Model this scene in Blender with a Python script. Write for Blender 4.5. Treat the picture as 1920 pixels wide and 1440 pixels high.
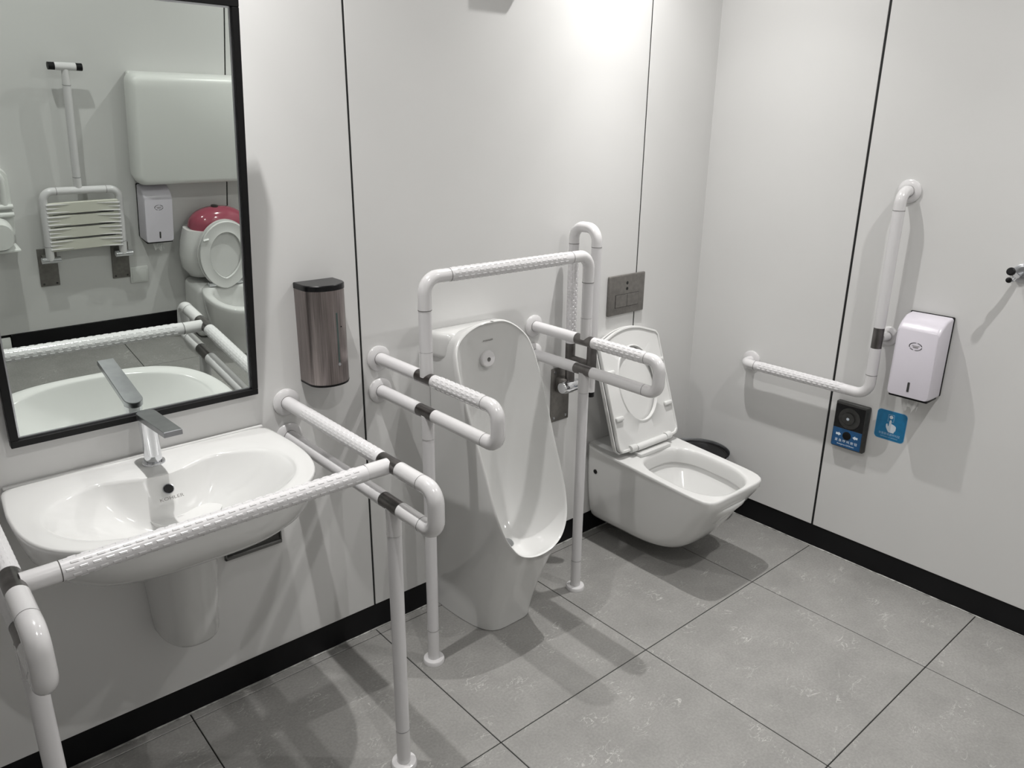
import bpy, bmesh, math, random
from mathutils import Vector, Matrix
random.seed(7)
for o in list(bpy.data.objects): bpy.data.objects.remove(o)
SC = bpy.context.scene
COL = SC.collection
PI = math.pi
V = Vector

# ------------------------------------------------------------------ camera, world, exposure, lights
W = 2.104          # right wall
D = 2.24           # opposite wall is at y = -D
XL = -1.75         # left wall
H = 2.5            # ceiling
cam_d = bpy.data.cameras.new('camera'); cam = bpy.data.objects.new('camera', cam_d); COL.objects.link(cam)
cam_d.sensor_width = 36; cam_d.lens = 1444.48/1920*36; cam_d.clip_start = 0.02
r_, u_, f_ = V((.7573, -.6529, .0105)), V((.2009, .2482, .9477)), V((.6214, .7156, -.3191))
cam.matrix_world = Matrix(((r_.x, u_.x, -f_.x, -.5729), (r_.y, u_.y, -f_.y, -1.9042), (r_.z, u_.z, -f_.z, 1.5765), (0, 0, 0, 1)))
SC.camera = cam
w = bpy.data.worlds.new('world'); SC.world = w; w.use_nodes = True
w.node_tree.nodes['Background'].inputs[0].default_value = (.9, .95, 1, 1)
w.node_tree.nodes['Background'].inputs[1].default_value = .3
vs = SC.view_settings
vs.view_transform = 'Standard'; vs.look = 'None'; vs.gamma = 1; vs.use_curve_mapping = False; vs.exposure = 0.46
LIGHTS = [(1.47, -.33, 1.25), (.06, -.29, 1.08), (1.5, -1.62, 1.35), (.06, -1.62, 1.0)]   # x, y, power factor
# luminous intensity of the downlights over the angle from straight down (cosine, relative intensity)
BEAM = [(0.0, 0.0), (.17, .01), (.423, .08), (.643, .17), (.819, .35), (.90, .52), (.94, .74), (.978, 1.0)]
LPOW = 14.0

# ------------------------------------------------------------------ materials
def mat(name, color, rough=.5, metal=0, coat=0, **k):
    m = bpy.data.materials.new(name); m.use_nodes = True
    b = m.node_tree.nodes['Principled BSDF']
    b.inputs['Base Color'].default_value = (*color, 1); b.inputs['Roughness'].default_value = rough
    b.inputs['Metallic'].default_value = metal; b.inputs['Coat Weight'].default_value = coat
    b.inputs['Coat Roughness'].default_value = .08
    for a, v in k.items(): b.inputs[a.replace('_', ' ')].default_value = v
    return m
def noise_bump(m, scale, strength, dist=.001, detail=3, stretch=None):
    nt = m.node_tree; N = nt.nodes; b = N['Principled BSDF']
    tc = N.new('ShaderNodeTexCoord'); n = N.new('ShaderNodeTexNoise'); bp = N.new('ShaderNodeBump')
    n.inputs['Scale'].default_value = scale; n.inputs['Detail'].default_value = detail
    src = tc.outputs['Object']
    if stretch:
        mp = N.new('ShaderNodeMapping'); mp.inputs['Scale'].default_value = stretch
        nt.links.new(src, mp.inputs[0]); src = mp.outputs[0]
    nt.links.new(src, n.inputs['Vector']); nt.links.new(n.outputs[0], bp.inputs['Height'])
    bp.inputs['Strength'].default_value = strength; bp.inputs['Distance'].default_value = dist
    nt.links.new(bp.outputs[0], b.inputs['Normal'])
    return m
def noise_color(m, c1, c2, scale, lo=.35, hi=.65, stretch=None, detail=4):
    nt = m.node_tree; N = nt.nodes; b = N['Principled BSDF']
    tc = N.new('ShaderNodeTexCoord'); n = N.new('ShaderNodeTexNoise'); cr = N.new('ShaderNodeValToRGB')
    n.inputs['Scale'].default_value = scale; n.inputs['Detail'].default_value = detail
    src = tc.outputs['Object']
    if stretch:
        mp = N.new('ShaderNodeMapping'); mp.inputs['Scale'].default_value = stretch
        nt.links.new(src, mp.inputs[0]); src = mp.outputs[0]
    nt.links.new(src, n.inputs['Vector']); nt.links.new(n.outputs[0], cr.inputs[0])
    cr.color_ramp.elements[0].position = lo; cr.color_ramp.elements[1].position = hi
    cr.color_ramp.elements[0].color = (*c1, 1); cr.color_ramp.elements[1].color = (*c2, 1)
    nt.links.new(cr.outputs[0], b.inputs['Base Color'])
    return m
M = {}
M['panel'] = noise_color(mat('wall_panel_laminate', (.7, .7, .69), .33), (.685, .683, .675), (.71, .708, .70), 1.3)
M['seam'] = mat('seam_black', (.006, .006, .006), .7)
M['base'] = noise_color(mat('black_baseboard', (.004, .004, .005), .55, Specular_IOR_Level=.25), (.003, .003, .004), (.006, .006, .007), 5)
M['ceil'] = mat('ceiling_paint', (.74, .74, .73), .9)
M['caulk'] = noise_color(mat('caulk_grey', (.3, .3, .29), .7), (.2, .2, .19), (.5, .5, .48), 40)
M['nylon'] = noise_bump(mat('white_nylon_tube', (.70, .69, .70), .30, coat=.35), 260, .03)
M['sleeve'] = mat('white_plastic_fitting', (.70, .69, .695), .2, coat=.6)
M['ring'] = mat('joint_gap', (.10, .095, .09), .7)
M['steel'] = noise_bump(noise_color(mat('brushed_dark_steel', (.3, .28, .27), .3, 1), (.15, .142, .138), (.21, .20, .195), 30, stretch=(1, 1, 1)), 300, .05)
M['plate'] = noise_color(mat('grey_metal_plate', (.12, .11, .105), .4, .6), (.19, .18, .17), (.23, .22, .205), 60)
M['soapsteel'] = noise_bump(noise_color(mat('brushed_brown_steel', (.33, .28, .27), .3, 1), (.20, .172, .168), (.36, .32, .31), 14, .3, .7, stretch=(40, 40, .6)), 300, .08, stretch=(6, 6, .2))
M['chrome'] = mat('chrome', (.72, .73, .75), .06, 1)
M['chromesat'] = noise_color(mat('satin_chrome', (.6, .61, .63), .28, 1), (.42, .43, .45), (.5, .51, .53), 20)
M['porcelain'] = noise_bump(mat('white_porcelain', (.71, .71, .70), .12, coat=.15), 9, .02, .001)
M['porc_in'] = M['porcelain']
M['seat'] = mat('white_seat_plastic', (.70, .70, .69), .22, coat=.3)
M['black'] = mat('black_plastic', (.005, .005, .0055), .45, Specular_IOR_Level=.25)
M['blackgloss'] = mat('black_gloss_plastic', (.005, .005, .006), .22, Specular_IOR_Level=.3)
M['darkgrey'] = noise_color(mat('dark_grey_plastic', (.04, .04, .04), .5), (.035, .035, .033), (.05, .05, .048), 90)
M['grey'] = mat('grey_plastic', (.12, .12, .115), .5)
M['lilac'] = mat('pale_lilac_plastic', (.66, .63, .69), .28, coat=.2)
M['white_pl'] = mat('white_plastic', (.76, .77, .75), .35)
M['cream'] = mat('cream_plastic', (.66, .66, .58), .4)
M['pink'] = mat('pink_glazed', (.33, .075, .11), .12, coat=.5)
M['paper'] = noise_bump(mat('tissue_paper', (.85, .85, .84), .9), 60, .3, .002)
M['blue'] = noise_color(mat('blue_sticker', (.01, .18, .38), .35), (.010, .17, .36), (.012, .20, .42), 60)
M['navy'] = noise_color(mat('navy_label', (.01, .08, .22), .35), (.008, .07, .19), (.01, .09, .24), 60)
M['print_w'] = mat('white_print', (.72, .80, .88), .5)
M['print_l'] = mat('light_blue_print', (.35, .55, .75), .5)
M['print_g'] = mat('grey_print', (.25, .24, .23), .5)
M['print_k'] = mat('black_print', (.02, .02, .025), .4)
M['tankin'] = mat('brown_black_bin', (.012, .010, .010), .55, Specular_IOR_Level=.25)
M['lens'] = mat('black_lens', (.004, .004, .004), .08)
M['green_glass'] = mat('green_grey_window', (.05, .08, .075), .1)
M['water'] = mat('toilet_water', (.62, .62, .61), .02, coat=1)
m = mat('mirror_silver', (.74, .785, .755), .004, 1); M['mirror'] = m
m = mat('lamp_glow', (1, 1, 1)); b = m.node_tree.nodes['Principled BSDF']
b.inputs['Emission Color'].default_value = (1, .98, .95, 1); b.inputs['Emission Strength'].default_value = 25
M['glow'] = m
def tile_material():
    m = mat('grey_stone_tile', (.3, .3, .29), .34)
    nt = m.node_tree; N = nt.nodes; L = nt.links; b = N['Principled BSDF']
    tc = N.new('ShaderNodeTexCoord'); oi = N.new('ShaderNodeObjectInfo')
    ma = N.new('ShaderNodeMath'); ma.operation = 'MULTIPLY'; ma.inputs[1].default_value = 37
    L.new(oi.outputs['Random'], ma.inputs[0])
    cmb = N.new('ShaderNodeCombineXYZ'); L.new(ma.outputs[0], cmb.inputs[0]); L.new(ma.outputs[0], cmb.inputs[1])
    ad = N.new('ShaderNodeVectorMath'); L.new(tc.outputs['Object'], ad.inputs[0]); L.new(cmb.outputs[0], ad.inputs[1])
    n1 = N.new('ShaderNodeTexNoise'); n1.inputs['Scale'].default_value = 7; n1.inputs['Detail'].default_value = 6; n1.inputs['Roughness'].default_value = .65
    L.new(ad.outputs[0], n1.inputs['Vector'])
    cr = N.new('ShaderNodeValToRGB'); L.new(n1.outputs[0], cr.inputs[0])
    cr.color_ramp.elements[0].position = .3; cr.color_ramp.elements[1].position = .72
    cr.color_ramp.elements[0].color = (.252, .248, .238, 1); cr.color_ramp.elements[1].color = (.318, .312, .30, 1)
    # short pale curls: thin contour of a warped noise, kept only in patches
    n2 = N.new('ShaderNodeTexNoise'); n2.inputs['Scale'].default_value = 19; n2.inputs['Detail'].default_value = 4; n2.inputs['Distortion'].default_value = 1.6
    mp = N.new('ShaderNodeMapping'); mp.inputs['Rotation'].default_value = (0, 0, .7); mp.inputs['Scale'].default_value = (.55, 1.3, 1)
    L.new(ad.outputs[0], mp.inputs[0]); L.new(mp.outputs[0], n2.inputs['Vector'])
    c2 = N.new('ShaderNodeValToRGB'); L.new(n2.outputs[0], c2.inputs[0])
    e = c2.color_ramp.elements; e[0].position = .487; e[0].color = (0, 0, 0, 1); e[1].position = .5; e[1].color = (1, 1, 1, 1)
    x = e.new(.513); x.color = (0, 0, 0, 1)
    n3 = N.new('ShaderNodeTexNoise'); n3.inputs['Scale'].default_value = 9; n3.inputs['Detail'].default_value = 5
    mp3 = N.new('ShaderNodeMapping'); mp3.inputs['Location'].default_value = (5, 9, 0); L.new(ad.outputs[0], mp3.inputs[0]); L.new(mp3.outputs[0], n3.inputs['Vector'])
    c3 = N.new('ShaderNodeValToRGB'); L.new(n3.outputs[0], c3.inputs[0]); c3.color_ramp.elements[0].position = .52; c3.color_ramp.elements[1].position = .64
    mm = N.new('ShaderNodeMath'); mm.operation = 'MULTIPLY'; L.new(c2.outputs[0], mm.inputs[0]); L.new(c3.outputs[0], mm.inputs[1])
    m4 = N.new('ShaderNodeMath'); m4.operation = 'MULTIPLY'; m4.inputs[1].default_value = .85; L.new(mm.outputs[0], m4.inputs[0])
    mx = N.new('ShaderNodeMix'); mx.data_type = 'RGBA'; L.new(m4.outputs[0], mx.inputs[0]); L.new(cr.outputs[0], mx.inputs[6]); mx.inputs[7].default_value = (.60, .59, .57, 1)
    # fine speckle
    n5 = N.new('ShaderNodeTexNoise'); n5.inputs['Scale'].default_value = 140; n5.inputs['Detail'].default_value = 2; L.new(ad.outputs[0], n5.inputs['Vector'])
    c5 = N.new('ShaderNodeValToRGB'); L.new(n5.outputs[0], c5.inputs[0]); c5.color_ramp.elements[0].color = (.9, .9, .9, 1); c5.color_ramp.elements[1].color = (1.08, 1.08, 1.08, 1)
    c5.color_ramp.elements[0].position = .3; c5.color_ramp.elements[1].position = .7
    mu = N.new('ShaderNodeMix'); mu.data_type = 'RGBA'; mu.blend_type = 'MULTIPLY'; mu.inputs[0].default_value = 1
    L.new(mx.outputs[2], mu.inputs[6]); L.new(c5.outputs[0], mu.inputs[7]); L.new(mu.outputs[2], b.inputs['Base Color'])
    bp = N.new('ShaderNodeBump'); bp.inputs['Strength'].default_value = .06; bp.inputs['Distance'].default_value = .002
    L.new(n5.outputs[0], bp.inputs['Height']); L.new(bp.outputs[0], b.inputs['Normal'])
    return m
M['tile'] = tile_material()

# ------------------------------------------------------------------ mesh building
class MB:
    def __init__(s): s.v = []; s.f = []
    def add(s, vs_, fs):
        o = len(s.v); s.v += [tuple(p) for p in vs_]; s.f += [tuple(i+o for i in f) for f in fs]; return s
    def box(s, lo, hi, bev=0, seg=2, rot=None):
        bm = bmesh.new(); bmesh.ops.create_cube(bm, size=1)
        c = (V(lo)+V(hi))/2; d = V(hi)-V(lo)
        for q in bm.verts: q.co = V((q.co.x*d.x, q.co.y*d.y, q.co.z*d.z))
        if bev: bmesh.ops.bevel(bm, geom=bm.edges[:], offset=bev, segments=seg, profile=.5, affect='EDGES')
        if rot: bmesh.ops.transform(bm, matrix=rot.to_4x4(), verts=bm.verts)
        for q in bm.verts: q.co += c
        bm.verts.index_update()
        s.add([q.co[:] for q in bm.verts], [[q.index for q in f.verts] for f in bm.faces]); bm.free(); return s
    def rings(s, R, close=True, cap0=False, cap1=False):
        n = len(R[0]); vs_ = [p for r in R for p in r]; fs = []
        for i in range(len(R)-1):
            for j in range(n if close else n-1):
                k = (j+1) % n; fs.append((i*n+j, i*n+k, (i+1)*n+k, (i+1)*n+j))
        if cap0: fs.append(tuple(range(n))[::-1])
        if cap1: fs.append(tuple((len(R)-1)*n+j for j in range(n)))
        return s.add(vs_, fs)
    def tube(s, path, r, seg=20, cap=True, radii=None):
        path = [V(p) for p in path]; R = []
        t0 = (path[1]-path[0]).normalized(); a = V((0, 0, 1)) if abs(t0.z) < .9 else V((1, 0, 0))
        nrm = (a-a.dot(t0)*t0).normalized()
        for i, p in enumerate(path):
            if i == 0: t = t0
            elif i == len(path)-1: t = (p-path[i-1]).normalized()
            else: t = ((p-path[i-1]).normalized()+(path[i+1]-p).normalized()).normalized()
            nrm = (nrm-nrm.dot(t)*t).normalized(); bn = t.cross(nrm)
            rr = radii[i] if radii else r
            R.append([tuple(p+rr*(math.cos(q)*nrm+math.sin(q)*bn)) for q in [2*PI*j/seg for j in range(seg)]])
        return s.rings(R, True, cap, cap)
    def lathe(s, base, axis, prof, seg=28, cap0=True, cap1=True):
        """prof: list of (distance along axis, radius)"""
        base = V(base); ax = V(axis).normalized(); a = V((0, 0, 1)) if abs(ax.z) < .9 else V((1, 0, 0))
        n = (a-a.dot(ax)*ax).normalized(); b2 = ax.cross(n)
        R = [[tuple(base+ax*h+rr*(math.cos(q)*n+math.sin(q)*b2)) for q in [2*PI*j/seg for j in range(seg)]] for h, rr in prof]
        return s.rings(R, True, cap0, cap1)
    def poly(s, pts, ext):
        """flat polygon extruded by vector ext"""
        n = len(pts); e = V(ext); a = [tuple(V(p)) for p in pts]; b2 = [tuple(V(p)+e) for p in pts]
        return s.add(a+b2, [tuple(range(n)), tuple(range(2*n-1, n-1, -1))]+[(i, (i+1) % n+0, (i+1) % n+n, i+n) for i in range(n)])
    def obj(s, name, m, parent=None, loc=None, sharp=35, weld=0):
        me = bpy.data.meshes.new(name)
        if parent is not None: o3 = root_loc(parent)
        else: o3 = V(loc) if loc else V((0, 0, 0))
        me.from_pydata([tuple(V(p)-o3) for p in s.v], [], s.f); me.validate(); me.update()
        bm = bmesh.new(); bm.from_mesh(me)
        if weld: bmesh.ops.remove_doubles(bm, verts=bm.verts, dist=weld)
        bmesh.ops.recalc_face_normals(bm, faces=bm.faces); bm.to_mesh(me); bm.free()
        for p in me.polygons: p.use_smooth = True
        me.set_sharp_from_angle(angle=math.radians(sharp))
        me.materials.append(M[m] if isinstance(m, str) else m)
        o = bpy.data.objects.new(name, me); COL.objects.link(o)
        if parent is not None: o.parent = parent
        else: o.location = o3
        return o
def root_loc(o):
    l = V((0, 0, 0))
    while o is not None: l += o.location; o = o.parent
    return l
def tag(o, label=None, cat=None, group=None, kind=None):
    if label: o['label'] = label
    if cat: o['category'] = cat
    if group: o['group'] = group
    if kind: o['kind'] = kind
    return o
def thing(name, loc, label, cat, group=None):
    o = bpy.data.objects.new(name, None); COL.objects.link(o); o.location = loc; o.empty_display_size = .05
    return tag(o, label, cat, group)
def fillet(pts, rads, n=8):
    """polyline with rounded corners"""
    pts = [V(p) for p in pts]; out = [pts[0]]
    for i in range(1, len(pts)-1):
        r = rads if isinstance(rads, (int, float)) else rads[i-1]
        a = (pts[i-1]-pts[i]).normalized(); b2 = (pts[i+1]-pts[i]).normalized()
        ang = a.angle(b2); d = r/math.tan(ang/2); p0 = pts[i]+a*d
        c = pts[i]+(a+b2).normalized()*(r/math.sin(ang/2)); v0 = p0-c; v1 = pts[i]+b2*d-c
        tot = v0.angle(v1); ax = v0.cross(v1).normalized()
        for k in range(n+1): out.append(c+Matrix.Rotation(tot*k/n, 3, ax) @ v0)
    out.append(pts[-1]); return out
def rrect(w2, h2, r, n=5):
    out = []
    for cx, cy, a0 in ((w2-r, h2-r, 0), (-w2+r, h2-r, PI/2), (-w2+r, -h2+r, PI), (w2-r, -h2+r, 1.5*PI)):
        for k in range(n+1): a = a0+PI/2*k/n; out.append((cx+r*math.cos(a), cy+r*math.sin(a)))
    return out
def text(name, body, size, origin, xdir, ydir, m, parent, ext=.0004, sx=1.0, align='CENTER'):
    cu = bpy.data.curves.new(name, 'FONT'); cu.body = body; cu.size = size; cu.extrude = ext; cu.align_x = align; cu.align_y = 'CENTER'; cu.resolution_u = 3
    tmp = bpy.data.objects.new(name, cu); COL.objects.link(tmp)
    bpy.context.view_layer.update()
    me = bpy.data.meshes.new_from_object(tmp.evaluated_get(bpy.context.evaluated_depsgraph_get()))
    bpy.data.objects.remove(tmp)
    x = V(xdir).normalized(); y = V(ydir).normalized(); z = x.cross(y)
    o3 = root_loc(parent)
    for q in me.vertices: q.co = V(origin)-o3+x*q.co.x*sx+y*q.co.y+z*q.co.z
    me.materials.clear(); me.materials.append(M[m]); me.name = name
    o = bpy.data.objects.new(name, me); COL.objects.link(o); o.parent = parent
    return o

# ------------------------------------------------------------------ floor, walls, ceiling
BB = .0935; GAP = .0045
def backing(name, lo, hi):
    o = MB().box(lo, hi).obj(name, 'seam', loc=((lo[0]+hi[0])/2, (lo[1]+hi[1])/2, 0)); return tag(o, kind='structure')
wb = backing('wall_back', (XL, .008, 0), (W+.02, .08, H))
wr = backing('wall_right', (W+.008, -D-.02, 0), (W+.08, .008, H))
wo = backing('wall_front', (XL, -D-.08, 0), (W+.02, -D-.008, H))
wl = backing('wall_left', (XL-.08, -D-.02, 0), (XL-.008, .02, H))
def panel(wall, a, b, side, z0=BB, z1=H):
    mb = MB(); t = .0078; b += .0031 if (side[0] == 'y' and b > W) else (.0042 if side == 'x+' and b > 0 else 0); GAP = .0085 if side == 'x+' else .0062
    if side == 'y+' and b < 1.8: MB().box((b-.004, .0022, BB), (b+.004, .0079, H)).obj('seam_strip', 'seam', wall)
    if side == 'x+' and b < 0: MB().box((W+.0022, b-.006, BB), (W+.0079, b+.006, H)).obj('seam_strip', 'seam', wall)
    if side == 'y-' and b < 1.8: MB().box((b-.004, -D-.0079, BB), (b+.004, -D-.0022, H)).obj('seam_strip', 'seam', wall)
    if side == 'y+': mb.box((a+GAP/2, 0, z0), (b-GAP/2, t, z1), .0012, 1)
    if side == 'y-': mb.box((a+GAP/2, -D-t, z0), (b-GAP/2, -D, z1), .0012, 1)
    if side == 'x+': mb.box((W, a+GAP/2, z0), (W+t, b-GAP/2, z1), .0012, 1)
    if side == 'x-': mb.box((XL-t, a+GAP/2, z0), (XL, b-GAP/2, z1), .0012, 1)
    mb.obj('wall_panel', 'panel', wall)
for a, b in ((XL, -.702), (-.702, .502), (.502, 1.7057), (1.7057, W+.006)): panel(wb, a, b, 'y+')
for a, b in ((-D-.005, -1.84), (-1.84, -.637), (-.637, .002)): panel(wr, a, b, 'x+')
for a, b in ((XL, -.10), (-.10, 1.10), (1.10, W+.006)): panel(wo, a, b, 'y-')
for a, b in ((-D, -1.1), (-1.1, 0)): panel(wl, a, b, 'x-')
def beam_nodes(ld):
    ld.use_nodes = True; nt = ld.node_tree; em = nt.nodes['Emission']
    g = nt.nodes.new('ShaderNodeNewGeometry'); sx = nt.nodes.new('ShaderNodeSeparateXYZ'); ab = nt.nodes.new('ShaderNodeMath'); ab.operation = 'ABSOLUTE'
    cr = nt.nodes.new('ShaderNodeValToRGB'); e = cr.color_ramp.elements
    e[0].position, v0 = BEAM[0]; e[0].color = (v0, v0, v0, 1); e[1].position, v1 = BEAM[-1]; e[1].color = (v1, v1, v1, 1)
    for p, v in BEAM[1:-1]: q = e.new(p); q.color = (v, v, v, 1)
    nt.links.new(g.outputs['Incoming'], sx.inputs[0]); nt.links.new(sx.outputs[2], ab.inputs[0]); nt.links.new(ab.outputs[0], cr.inputs[0]); nt.links.new(cr.outputs[0], em.inputs['Strength'])
def base(name, lo, hi, loc):
    tag(MB().box(lo, hi, .0008, 1).obj(name, 'base', loc=loc), kind='structure')
base('baseboard_back', (XL, .0035, 0), (W, .0079, BB-.0005), (0, .005, 0))
base('baseboard_right', (W+.0035, -D, 0), (W+.0079, .003, BB-.0005), (W, -1, 0))
base('baseboard_front', (.030, -D-.0075, 0), (W, -D+.006, BB), (1, -D, 0))
base('baseboard_left', (XL-.0079, -D, 0), (XL-.0035, 0, BB), (XL, -1, 0))
# pale sealant bead along the wall foot
mb = MB()
def bead(p0, p1, n=40):
    p0 = V(p0); p1 = V(p1); pts = [p0.lerp(p1, i/n) for i in range(n+1)]
    mb.tube(pts, .003, 6, radii=[.0026+.0018*random.random() for _ in pts])
bead((XL, .002, .001), (W, .002, .001), 90); bead((W+.001, .002, .001), (W+.001, -D, .001), 60)
tag(mb.obj('trim_1', 'caulk'), kind='structure')
tag(MB().box((-.32, -D+.0005, .0), (.026, -D+.012, .083), .003).obj('trim_2', 'white_pl', loc=(-.1, -D, 0)), kind='structure')
fl = tag(MB().box((XL-.02, -D-.02, -.05), (W+.02, .01, -.0035)).obj('floor', 'seam', loc=(0, -1, 0)), kind='structure')
xs = [1.1+.6*k for k in range(-5, 3)]; ys = [-.64-.611*k for k in range(-2, 4)]
tile_me = {}
def clampi(a, lo, hi): return max(lo, min(hi, a))
for x0, x1 in zip(xs[:-1], xs[1:]):
    for y1, y0 in zip(ys[:-1], ys[1:]):
        a, b = clampi(x0, XL, W+.003), clampi(x1, XL, W+.003); c, d = clampi(y0, -D, .003), clampi(y1, -D, .003)
        if b-a < .01 or d-c < .01: continue
        w_, h_ = round(b-a-.0032, 4), round(d-c-.0032, 4)
        if (w_, h_) not in tile_me:
            q = MB().box((-w_/2, -h_/2, -.008), (w_/2, h_/2, 0), .0009, 1).obj('floor_tile', 'tile')
            tile_me[(w_, h_)] = q.data; bpy.data.objects.remove(q)
        o = bpy.data.objects.new('floor_tile', tile_me[(w_, h_)]); COL.objects.link(o); o.parent = fl
        o.location = V(((a+b)/2, (c+d)/2, 0))-fl.location
cl = MB().box((XL-.02, -D-.02, H), (W+.02, .02, H+.06)).obj('ceiling', 'ceil'); tag(cl, kind='structure')
for i, (x, y, k) in enumerate(LIGHTS):
    t = thing('ceiling_light', (x, y, H), ['recessed ceiling downlight above the wall-hung toilet', 'recessed ceiling downlight above the mirror and washbasin',
        'recessed ceiling downlight near the right wall on the camera side', 'recessed ceiling downlight behind the washbasin on the camera side'][i], 'light', 'recessed ceiling downlights')
    MB().lathe((x, y, H), (0, 0, -1), [(0, .06), (.004, .062), (.006, .058), (.004, .05), (.001, .048)], cap1=False).obj('trim_ring', 'white_pl', t)
    MB().lathe((x, y, H-.001), (0, 0, -1), [(0, .047), (.001, .047)]).obj('diffuser', 'glow', t)
    ld = bpy.data.lights.new('downlight', 'SPOT'); ld.energy = LPOW*k*4; ld.shadow_soft_size = .014; ld.spot_size = math.radians(172); ld.spot_blend = .2; beam_nodes(ld)
    ld.color = (1, .985, .965); lo = bpy.data.objects.new('downlight_lamp', ld); COL.objects.link(lo); lo.parent = t; lo.location = (0, 0, -.035)

# ------------------------------------------------------------------ handrails
TR = .0185
def ring(p, ax, r, parent): MB().lathe(V(p)-V(ax)*.0008, ax, [(0, r+.0004), (.0016, r+.0004)], 24, False, False).obj('joint_ring', 'ring', parent)
def flange(p, ax, parent, R=.038):
    MB().lathe(p, ax, [(0.0005, R), (.006, R), (.0095, R-.004), (.011, R-.012), (.012, TR+.003), (.012, TR)], 32).obj('wall_flange', 'sleeve', parent)
def collar(p0, p1, parent): MB().tube([p0, p1], TR-.0008, 24).obj('steel_collar', 'steel', parent)
def seg_tube(p0, p1, parent, name='rail_tube', m='nylon', r=TR): return MB().tube([p0, p1], r, 24).obj(name, m, parent)
def grips(p0, p1, r, parent, rows, pitch=.0215, a0=0, a1=2*PI, up=(0, 0, 1), h=.0011):
    """raised dashes of the anti-slip sleeve"""
    p0 = V(p0); p1 = V(p1); ax = (p1-p0).normalized(); L = (p1-p0).length
    n = (V(up)-V(up).dot(ax)*ax).normalized(); b2 = ax.cross(n); mb = MB(); N = int(L/pitch)
    for i in range(rows):
        a = a0+(a1-a0)*i/rows
        for j in range(N):
            c = (j+.5+(.5 if i % 2 else 0)*.9)*pitch*.98; vs_ = []
            if c+.008 > L: continue
            da = .0030/r
            for (du, dv, hh) in ((-.0075, -1, -.0003), (.0075, -1, -.0003), (.0075, 1, -.0003), (-.0075, 1, -.0003), (-.0055, -.45, h), (.0055, -.45, h), (.0055, .45, h), (-.0055, .45, h)):
                an = a+dv*da; vs_.append(p0+ax*(c+du)+(r+hh)*(math.cos(an)*n+math.sin(an)*b2))
            mb.add(vs_, [(4, 5, 6, 7), (0, 1, 5, 4), (1, 2, 6, 5), (2, 3, 7, 6), (3, 0, 4, 7)])
    tag(mb.obj('grip_dashes', 'nylon', parent, sharp=20), kind='stuff')
def foot(x, y, parent):
    MB().lathe((x, y, 0.0003), (0, 0, 1), [(0, .033), (.009, .033), (.013, .031), (.0145, .027), (.0145, TR)], 32).obj('floor_flange', 'sleeve', parent)
def side_rail(x, zu, zl, yp, ye, parent, yflange=0, grip=True):
    """one side: two wall-fixed tubes joined by an end loop, a post below"""
    for z in (zu, zl):
        flange((x, yflange, z), (0, -1, 0), parent)
        seg_tube((x, yflange-.003, z), (x, yp+.038, z), parent); ring((x, -.013, z), (0, -1, 0), TR, parent)
        collar((x, yp+.039, z), (x, yp-.037, z), parent)
    R = .032; yj = ye+R+.018
    if yj > yp-.05:
        yj = yp-.05
    for z in (zu, zl): seg_tube((x, yp-.036, z), (x, yj, z), parent, 'rail_sleeve', 'sleeve')
    ring((x, yj, zu), (0, 1, 0), TR, parent); ring((x, yj, zl), (0, 1, 0), TR, parent)
    MB().tube(fillet([(x, yj, zu), (x, ye, zu), (x, ye, zl), (x, yj, zl)], R), TR+.0003, 24).obj('end_loop', 'sleeve', parent)
    # post
    seg_tube((x, yp, zl-.006), (x, yp, zl-.075), parent, 'post_sleeve', 'sleeve'); ring((x, yp, zl-.075), (0, 0, 1), TR-.001, parent)
    seg_tube((x, yp, zl-.075), (x, yp, .115), parent, 'post', 'nylon', TR-.0012); ring((x, yp, .115), (0, 0, 1), TR-.001, parent)
    seg_tube((x, yp, .115), (x, yp, .004), parent, 'post_sleeve', 'sleeve', TR-.0006)
    foot(x, yp, parent)
def basin_frame():
    xr, xl, z, zl, yp, ye = .26, -.473, .85, .75, -.535, -.705
    t = thing('support_rail', (-.1, -.5, 0), 'white double-loop support rail frame around the washbasin with a crossbar over its front', 'handrail')
    ypl = -.547
    for x, y_, e_ in ((xr, yp, ye), (xl, ypl, -.716)):
        side_rail(x, z, zl, y_, e_, t)
        grips((x, -.12, z), (x, y_+.04, z), TR, t, 16, h=.0004)
    yr2, yl2 = yp-.0011, ypl+.0011
    seg_tube((xr-.010, yp, z), (xr-.068, yp, z), t, 'crossbar_sleeve', 'sleeve'); ring((xr-.068, yp, z), (1, 0, 0), TR, t)
    seg_tube((xl+.010, ypl, z), (xl+.068, yl2, z), t, 'crossbar_sleeve', 'sleeve'); ring((xl+.068, yl2, z), (1, .016, 0), TR, t)
    seg_tube((xl+.068, yl2, z), (xr-.068, yr2, z), t, 'crossbar')
    grips((xl+.070, yl2, z), (xr-.070, yr2, z), TR, t, 10, pitch=.0215, h=.0010)
basin_frame()
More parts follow.
